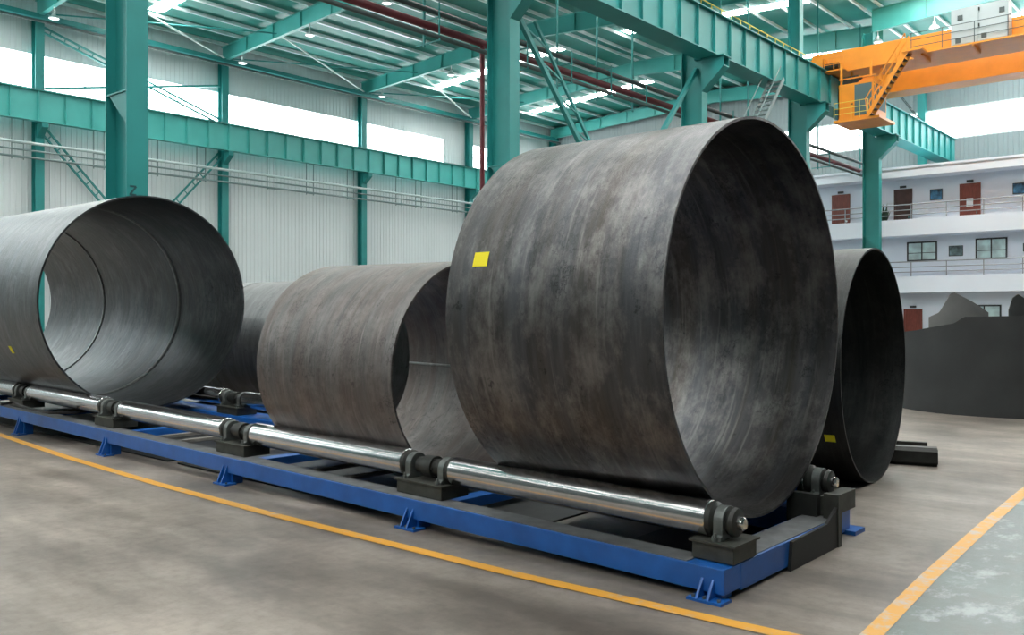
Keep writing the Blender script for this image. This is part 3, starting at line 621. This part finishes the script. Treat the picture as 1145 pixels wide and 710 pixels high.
for (u0, v0, u1, v1, m_, lab) in ((1040, 212, 1054, 223, 'picblue', 'blue picture between two doors on the upper gallery'), (1061, 275, 1077, 286, 'picgrey', 'dark grey picture between the two gallery windows'), (1132.5, 205, 1150, 216, 'picblue', 'dark blue picture at the right edge of the upper gallery'), (1144, 272, 1152, 281, 'picgrey', 'grey picture cut by the right edge of the photo')):
    a, b = onx(u0, v0, XD), onx(u1, v1, XD); y0, y1 = sorted((a.y, b.y)); z1, z0 = sorted((a.z, b.z), reverse=True)
    r = thing('framed_picture', (XD - 0.03, (y0 + y1) / 2, z0), lab, 'picture', 'pictures on the office wall')
    MB().box(XD - 0.05, XD, y0, y1, z0, z1).build('picture_frame', 'frame', r); MB().box(XD - 0.06, XD - 0.05, y0 + 0.05, y1 - 0.05, z0 + 0.05, z1 - 0.05).build('print', m_, r)
pt = thing('potted_plant', (XD - 0.7, 21.0, 7.75), 'dark potted plant left of the brown door on the upper gallery', 'plant')
MB().lathe((XD - 0.7, 21.0, 7.75), (0, 0, 1), [(0, 0.15), (0.4, 0.22)], 12).build('pot', 'dark', pt)
mb = MB()
for k in range(26):
    a = random.random() * 2 * PI; h = 0.9 + random.random() * 0.8; p = Vector((XD - 0.7, 21.0, 8.1)); q = p + Vector((math.cos(a) * 0.45, math.sin(a) * 0.45, h)); s = Vector((-math.sin(a), math.cos(a), 0)) * 0.09
    mb.add([p, p.lerp(q, 0.6) + s, q, p.lerp(q, 0.6) - s], [(0, 1, 2, 3)])
mb.build('foliage', mat('dark_leaves', (0.02, 0.05, 0.03), 0.5), pt)

# ================================================================== ROLLER BED
BS = 0.020; BZ = 0.013                                              # the bed drifts slightly from the hall's grid
def bx(y): return BS * (y - 3.2)
t = thing('roller_bed', (7.2, 13, 0), 'long blue steel roller bed with polished rollers carrying the cylinders', 'roller bed')
YE = 21.4
def skew(mb):
    mb.v = [(x + bx(y), y, z + BZ * max(0, y - 3.2)) for x, y, z in mb.v]; return mb
def skewfl(mb):
    mb.v = [(x + bx(y), y, z) for x, y, z in mb.v]; return mb
skew(MB().box(5.93, 6.20, 3.1, YE, 0.05, 0.24)).build('side_beam', 'blue', t, bevel=0.008)
skew(MB().box(5.945, 6.185, 3.42, YE, 0.24, 0.246)).build('beam_top', 'dusttop', t)
skew(MB().box(8.15, 8.68, 3.2, YE, 0.02, 0.26)).build('side_beam', 'blue', t, bevel=0.008)
PED = [3.22, 6.55, 10.1, 13.75, 17.4, 21.0]
FEET = [3.2, 6.5, 9.95, 13.35, 16.8, 20.3]
skew(MB().box(6.20, 8.15, 3.1, 3.42, 0.03, 0.24)).build('cross_beam', 'blue', t, bevel=0.008)
skew(MB().box(6.20, 8.15, 3.12, 3.40, 0.24, 0.246)).build('beam_top', 'dusttop', t)
MB().prism([(7.02, 3.07, 0.0), (8.02, 3.07, 0.0), (8.02, 3.07, 0.36), (7.80, 3.07, 0.25), (7.06, 3.07, 0.235)], (0, 0.03, 0)).build('black_plate', 'black', t)  # thin near-black plate over the cross beam's front face
for y in PED[1:]: skew(MB().box(6.2, 8.15, y - 0.09, y + 0.09, 0.03, 0.14)).build('cross_beam', 'blue', t, bevel=0.006)
for y in (8.1, 8.75, 12.0, 12.6, 16.9): skew(MB().box(6.2, 8.15, y - 0.05, y + 0.05, 0.15, 0.19)).build('crossbar', 'bar', t)
for ya, yb in ((3.5, 4.6), (5.6, 7.9), (8.0, 11.8), (12.1, 20.8)): skewfl(MB().box(6.25, 8.1, ya, yb, 0.0, 0.02)).build('shade_sheet', 'dark', t)  # dark sheets added to stand for the shade inside the bed
for y in FEET:
    h = 0.06 + BZ * (y - 3.2); mb = MB(); mb.box(5.83, 5.99, y - 0.13, y + 0.16, 0.0, 0.02)
    for dy in (-0.02, 0.07): mb.prism([(5.935, y + dy, h + 0.10), (5.99, y + dy, h), (5.99, y + dy, 0.02), (5.84, y + dy, 0.02)], (0, 0.02, 0))
    mb.box(5.97, 6.12, y - 0.06, y + 0.12, 0.0, h)
    f = skewfl(mb).build('foot', 'blue', t)
    mb = MB()
    for dy in (-0.09, 0.03, 0.12): mb.lathe((5.87, y + dy, 0.02), (0, 0, 1), [(0, 0.014), (0.018, 0.014)], 6)
    skewfl(mb).build('bolt', 'cast', f)
for y in FEET[:5]: skewfl(MB().box(8.55, 8.8, y - 0.1, y + 0.12, 0, 0.04 + BZ * (y - 3.2))).build('foot', 'blue', t)
ZR, RR = 0.52, 0.14
def arch(mb, x, y, z, r, th, zb):
    """horseshoe bearing housing in the x-z plane"""
    n = 16; pts = [(x + r * math.cos(PI * k / n), y, z + r * math.sin(PI * k / n)) for k in range(n + 1)]
    pts += [(x - r * 1.0, y, zb + 0.04), (x - r * 1.25, y, zb + 0.03), (x - r * 1.25, y, zb), (x + r * 1.25, y, zb), (x + r * 1.25, y, zb + 0.03), (x + r, y, zb + 0.04)]
    mb.prism(pts, (0, th, 0)); return mb
def pedestal(x, y, first, last, zbase):
    zt = 0.375; hw = 0.19
    ya, yb = (y - 0.13, y + 0.22) if first else (y - 0.33, y + 0.33)
    p = skew(MB().box(x - hw, x + hw, ya, yb, zbase, zt)).build('pedestal', 'olive', t, bevel=0.008)
    skew(MB().box(x - hw - 0.02, x + hw + 0.02, ya - 0.02, yb + 0.02, zt, zt + 0.015)).build('top_plate', 'olive', p)
    sides = ([] if first else [-1]) + ([] if last else [1])
    for s in sides:
        off = 0.04 if first else 0.24; fl0 = 0.045; yc = y + s * off
        skew(arch(MB(), x, yc - 0.04, ZR, 0.120, 0.08, zt + 0.015)).build('bearing_housing', 'cast', p, bevel=0.006)
        skew(MB().lathe((x, yc + s * 0.045, ZR), (0, s, 0), [(0, 0.11), (0.025, 0.136), (0.065, 0.136)], 28)).build('roller_flange', 'dark', p)
        mb = MB()
        for dx in (-0.155, 0.155): mb.lathe((x + dx, yc, zt + 0.015), (0, 0, 1), [(0, 0.022), (0.03, 0.022), (0.03, 0.012), (0.06, 0.012)], 8)
        skew(mb).build('bolt', 'cast', p)
    if first:
        skew(MB().lathe((x, y, ZR), (0, -1, 0), [(0, 0.09), (0.04, 0.115), (0.07, 0.105), (0.08, 0.06)], 28)).build('end_cover', 'dark', p)
        skew(MB().lathe((x, y - 0.07, ZR), (0, -1, 0), [(0, 0.05), (0.05, 0.05), (0.06, 0.04)], 20)).build('shaft_end', 'bright', p)
    else:
        mb = MB(); mb.lathe((x, y - 0.17, ZR), (0, 1, 0), [(0, 0.085), (0.10, 0.085), (0.10, 0.112), (0.24, 0.112), (0.24, 0.085), (0.34, 0.085)], 24)
        for k in range(6):
            an = 2 * PI * k / 6; mb.lathe((x + 0.085 * math.cos(an), y - 0.09, ZR + 0.085 * math.sin(an)), (0, 1, 0), [(0, 0.012), (0.03, 0.012)], 6)
        skew(mb).build('coupling', 'dark', p)
    return p
for xr in (6.25, 8.36):
    for i, y in enumerate(PED):
        if i == 0 and xr > 7: y = 3.33
        pp = pedestal(xr, y, i == 0, i == len(PED) - 1, 0.246 if xr < 7 else 0.26)
    for i in range(len(PED) - 1):
        a, b = PED[i] + ((0.15 if xr < 7 else 0.26) if i == 0 else 0.35), PED[i + 1] - 0.35
        rl = skew(MB().lathe((xr, a, ZR), (0, 1, 0), [(0, RR - 0.008), (0.008, RR), (b - a - 0.008, RR), (b - a, RR - 0.008)], 48)).build('roller', 'roller' if xr < 7 else 'dullroller', t)
# tall box of the outer rear pedestal and its ribs
MB().box(8.10, 8.66, 3.14, 3.27, 0.25, 0.43).build('support_box', 'olive', t, bevel=0.006)
MB().box(8.02, 8.10, 3.06, 3.20, 0.0, 0.47).build('support_rib', 'olive', t)
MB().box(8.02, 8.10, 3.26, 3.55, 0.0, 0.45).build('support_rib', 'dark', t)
# hose lying over the bed
tag(MB().tube([onz(2, 452, 0.62), onz(14, 450, 0.62), onz(30, 456, 0.55), onz(55, 461.5, 0.50), onz(85, 461.5, 0.48), onz(108, 456, 0.52), onz(120, 451, 0.6)], 0.022, 8).build('air_hose', 'rubber'), 'black hose sagging in front of the rollers at the left', 'hose')

# ================================================================== STEEL CYLINDERS
def ang_shell(R, L, th, n=144, a0=0.0, a1=2 * PI, m_=10):
    """local shell, axis +Y from 0 to L, closed when a0..a1 is a full turn"""
    mb = MB(); full = abs(a1 - a0 - 2 * PI) < 1e-6
    ys = [L * i / m_ for i in range(m_ + 1)]
    prof = [(y, R) for y in ys] + [(y, R - th) for y in reversed(ys)]
    k = n if full else n + 1; P_ = len(prof)
    vs = [(r * math.sin(a0 + (a1 - a0) * j / n), y, r * math.cos(a0 + (a1 - a0) * j / n)) for j in range(k) for y, r in prof]
    fs = []; 
    for j in range(n):
        for i in range(P_): fs.append((j * P_ + i, j * P_ + (i + 1) % P_, ((j + 1) % k) * P_ + (i + 1) % P_, ((j + 1) % k) * P_ + i))
    o = len(mb.v); mb.add(vs, fs, True)
    if not full: mb.add(vs[:P_], [tuple(range(P_))]); mb.add(vs[-P_:], [tuple(range(P_))])
    for q in range(len(mb.f)):
        f = mb.f[q]; 
        rim = len(set(round(mb.v[i][1], 5) for i in f)) == 1
        if rim: mb.smooth[q] = False
    return mb
def cylinder(loc, yaw, R, L, m_, label, th=0.035, group='rolled steel cylinders', tilt=0.0):
    t = thing('steel_cylinder', loc, label, 'steel cylinder', group, yaw); t.rotation_euler = (tilt, 0, yaw)
    ang_shell(R, L, th).build('shell', m_, t, local=True)
    return t
def seam_ring(t, R, y, w_=0.035, h=0.012, name='weld_seam'):
    MB().lathe((0, y - w_ / 2, 0), (0, 1, 0), [(0, R), (0.2 * w_, R - h), (0.8 * w_, R - h), (w_, R), (0, R)], 144, caps=False).build(name, 'weld', t, local=True)
def seam_line(t, R, ang, L, w_=0.05, h=0.012):
    mb = MB(); c, s = math.sin(ang), math.cos(ang); n = Vector((c, 0, s)); tt = Vector((s, 0, -c))
    mb.prism([n * R - tt * w_ / 2, n * (R - h) - tt * w_ / 4, n * (R - h) + tt * w_ / 4, n * R + tt * w_ / 2], (0, L, 0)); mb.build('weld_seam', 'weld', t, local=True)
def patch(t, R, u, v, w_, h_, loc, yaw, tilt=0.0):
    """sticker on the outside of a cylinder where the sight line through (u,v) meets it"""
    rot = (Matrix.Rotation(yaw, 3, 'Z') @ Matrix.Rotation(tilt, 3, 'X')).inverted(); o = rot @ (EYE - Vector(loc)); d = rot @ ray(u, v)
    A = d.x ** 2 + d.z ** 2; B = o.x * d.x + o.z * d.z; Cc = o.x ** 2 + o.z ** 2 - R * R; s = (-B - math.sqrt(B * B - A * Cc)) / A
    p = o + d * s; a = math.atan2(p.x, p.z); mb = MB(); n = 6; vs = []
    for r in (R + 0.002, R + 0.005):
        for j in range(n + 1):
            q = a - h_ / 2 / R + h_ / R * j / n; vs += [(r * math.sin(q), p.y - w_ / 2, r * math.cos(q)), (r * math.sin(q), p.y + w_ / 2, r * math.cos(q))]
    K = 2 * (n + 1); fs = []
    for b in (0, K): fs += [(b + 2 * j, b + 2 * j + 2, b + 2 * j + 3, b + 2 * j + 1) for j in range(n)]
    fs += [(2 * j, 2 * j + 2, K + 2 * j + 2, K + 2 * j) for j in range(n)] + [(2 * j + 1, 2 * j + 3, K + 2 * j + 3, K + 2 * j + 1) for j in range(n)] + [(0, 1, K + 1, K), (K - 2, K - 1, 2 * K - 1, 2 * K - 2)]
    plab(mb.add(vs, fs).build('marking_sticker', 'tag', t, local=True), 'yellow sticker')
# the largest
loc = (7.35, 3.45, 2.08); yw = 0.010
t = cylinder(loc, yw, 1.73, 2.2, 'can_big', 'largest dark steel cylinder with a yellow sticker, front right on the rollers', 0.022)
patch(t, 1.73, 538, 290, 0.165, 0.13, loc, yw)
# middle
loc = (7.35, 6.92, 1.468); R = 1.24
t = cylinder(loc, -0.02, R, 2.5, 'can_mid', 'smaller brownish steel cylinder between the two large ones', 0.022, tilt=0.013)
seam_line(t, R - 0.022, 0.52 * PI, 2.5, 0.03)
# left
loc = (7.49, 14.7, 2.315); R = 1.815
t = cylinder(loc, -0.02, R, 9.0, 'can_left', 'long grey steel cylinder at the left with welded rings inside', 0.03, tilt=0.013)
seam_ring(t, R - 0.03, 2.4, 0.12, 0.02); seam_ring(t, R - 0.03, 5.9, 0.09, 0.018)
patch(t, R, 13, 391, 0.12, 0.14, loc, -0.02, 0.013)
# behind, on the floor beyond the bed
R = 1.42
cylinder((11.7, 12.4, R), 0, R, 5.1, 'can_back', 'grey cylinder half hidden behind the middle one, nearer of two end to end', 0.03)
cylinder((11.7, 17.56, R), 0, R, 2.5, 'can_back', 'grey cylinder half hidden behind the left cylinder rim, farther of two end to end', 0.03)
# right, standing on the floor
loc = (11.5, 3.91, 1.47); yw = 0.069
t = cylinder(loc, yw, 1.47, 2.6, 'can_right', 'black steel cylinder on the floor behind the largest one', 0.022)
patch(t, 1.47, 928, 490, 0.12, 0.10, loc, yw)

# ================================================================== things on the floor at the right
a, b = onz(1048, 522.5, 0), onz(985, 518.5, 0); d = (b - a).normalized(); s = Vector((-d.y, d.x, 0)); s = s if s.dot(FW) > 0 else -s
tt = thing('box_beam', a, 'black eight-sided steel beam lying on the floor beyond the black cylinder', 'beam')
hh, ww, cc = 0.255, 0.27, 0.05
poly = [(cc, 0), (ww - cc, 0), (ww, cc), (ww, hh - cc), (ww - cc, hh), (cc, hh), (0, hh - cc), (0, cc)]
MB().prism([a + s * p + Vector((0, 0, q)) for p, q in poly], d * 2.6).build('beam_body', 'dark', tt)
ins = [(0.5 * ww + (p - 0.5 * ww) * 0.8, 0.5 * hh + (q - 0.5 * hh) * 0.8) for p, q in poly]
MB().prism([a + s * p + Vector((0, 0, q)) for p, q in ins], -d * 0.012).build('end_plate', 'olive', tt)
a2 = onz(1037, 503, 0) ; tag(MB().bar(a2 + Vector((0, 0, 0.06)), a2 + d * 2.2 + Vector((0, 0, 0.06)), 0.10, 0.12).build('steel_bar', 'dark'), 'thin black steel bar on the floor behind the eight-sided beam', 'bar')

def bent(name, cx, cy, R, a0, a1, zf, m_, label, th=0.03, n=40, z0=0.0, lean=0.0):
    """curved plate standing on the floor, axis vertical, top edge height zf(t)"""
    mb = MB(); vs = []
    M_ = 8
    for j in range(n + 1):
        q = j / n; a = a0 + (a1 - a0) * q
        for r in (R, R - th):
            for i in range(M_ + 1):
                h = z0 + (zf(q) - z0) * i / M_; rr = r + lean * h
                vs.append((cx + rr * math.cos(a), cy + rr * math.sin(a), h))
    P_ = 2 * (M_ + 1); fs = []
    for j in range(n):
        b = j * P_; c = b + P_
        for i in range(M_): fs += [(b + i, b + i + 1, c + i + 1, c + i), (b + M_ + 1 + i, c + M_ + 1 + i, c + M_ + 2 + i, b + M_ + 2 + i)]
        fs += [(b + M_, b + P_ - 1, c + P_ - 1, c + M_), (b, c, c + M_ + 1, b + M_ + 1)]
    for b in (0, n * P_): fs += [(b + i, b + i + 1, b + M_ + 2 + i, b + M_ + 1 + i) for i in range(M_)]
    mb.add(vs, fs, True)
    return tag(mb.build(name, m_, loc=(cx, cy, z0)), label, 'steel plate', 'bent scrap plates')
def pw(pts):
    def f(t):
        for (a, x), (b, y) in zip(pts, pts[1:]):
            if t <= b: return x + (y - x) * (t - a) / (b - a)
        return pts[-1][1]
    return f
ctr = FW * 20.2 + RT * 11.15
f0 = math.atan2(-FW.y, -FW.x)
bent('bent_plate', ctr.x, ctr.y, 2.35, f0 - 1.62, f0 + 1.3, pw([(0, 1.70), (0.1, 1.76), (0.24, 1.92), (0.27, 2.06), (0.43, 2.08), (0.47, 2.2), (0.57, 2.44), (0.59, 2.24), (1, 1.7)]), 'scrap', 'big black curved scrap plate standing at the right edge', n=110)
c2 = FW * 20.9 + RT * 9.85
bent('bent_plate', c2.x, c2.y, 1.6, f0 - 0.50, f0 + 0.30, pw([(0, 2.05), (0.16, 2.15), (0.34, 2.56), (0.40, 2.58), (0.7, 2.38), (1, 2.15)]), 'scraplight', 'pale grey bent plate rising behind the black scrap plate')
c3 = FW * 20.05 + RT * 10.62
bent('bent_plate', c3.x, c3.y, 1.5, f0 - 0.20, f0 + 0.8, pw([(0, 2.2), (0.05, 2.45), (0.12, 2.53), (0.3, 2.35), (1, 1.8)]), 'scrapmid', 'dark grey curled plate leaning at the far right of the scrap', lean=0.0)
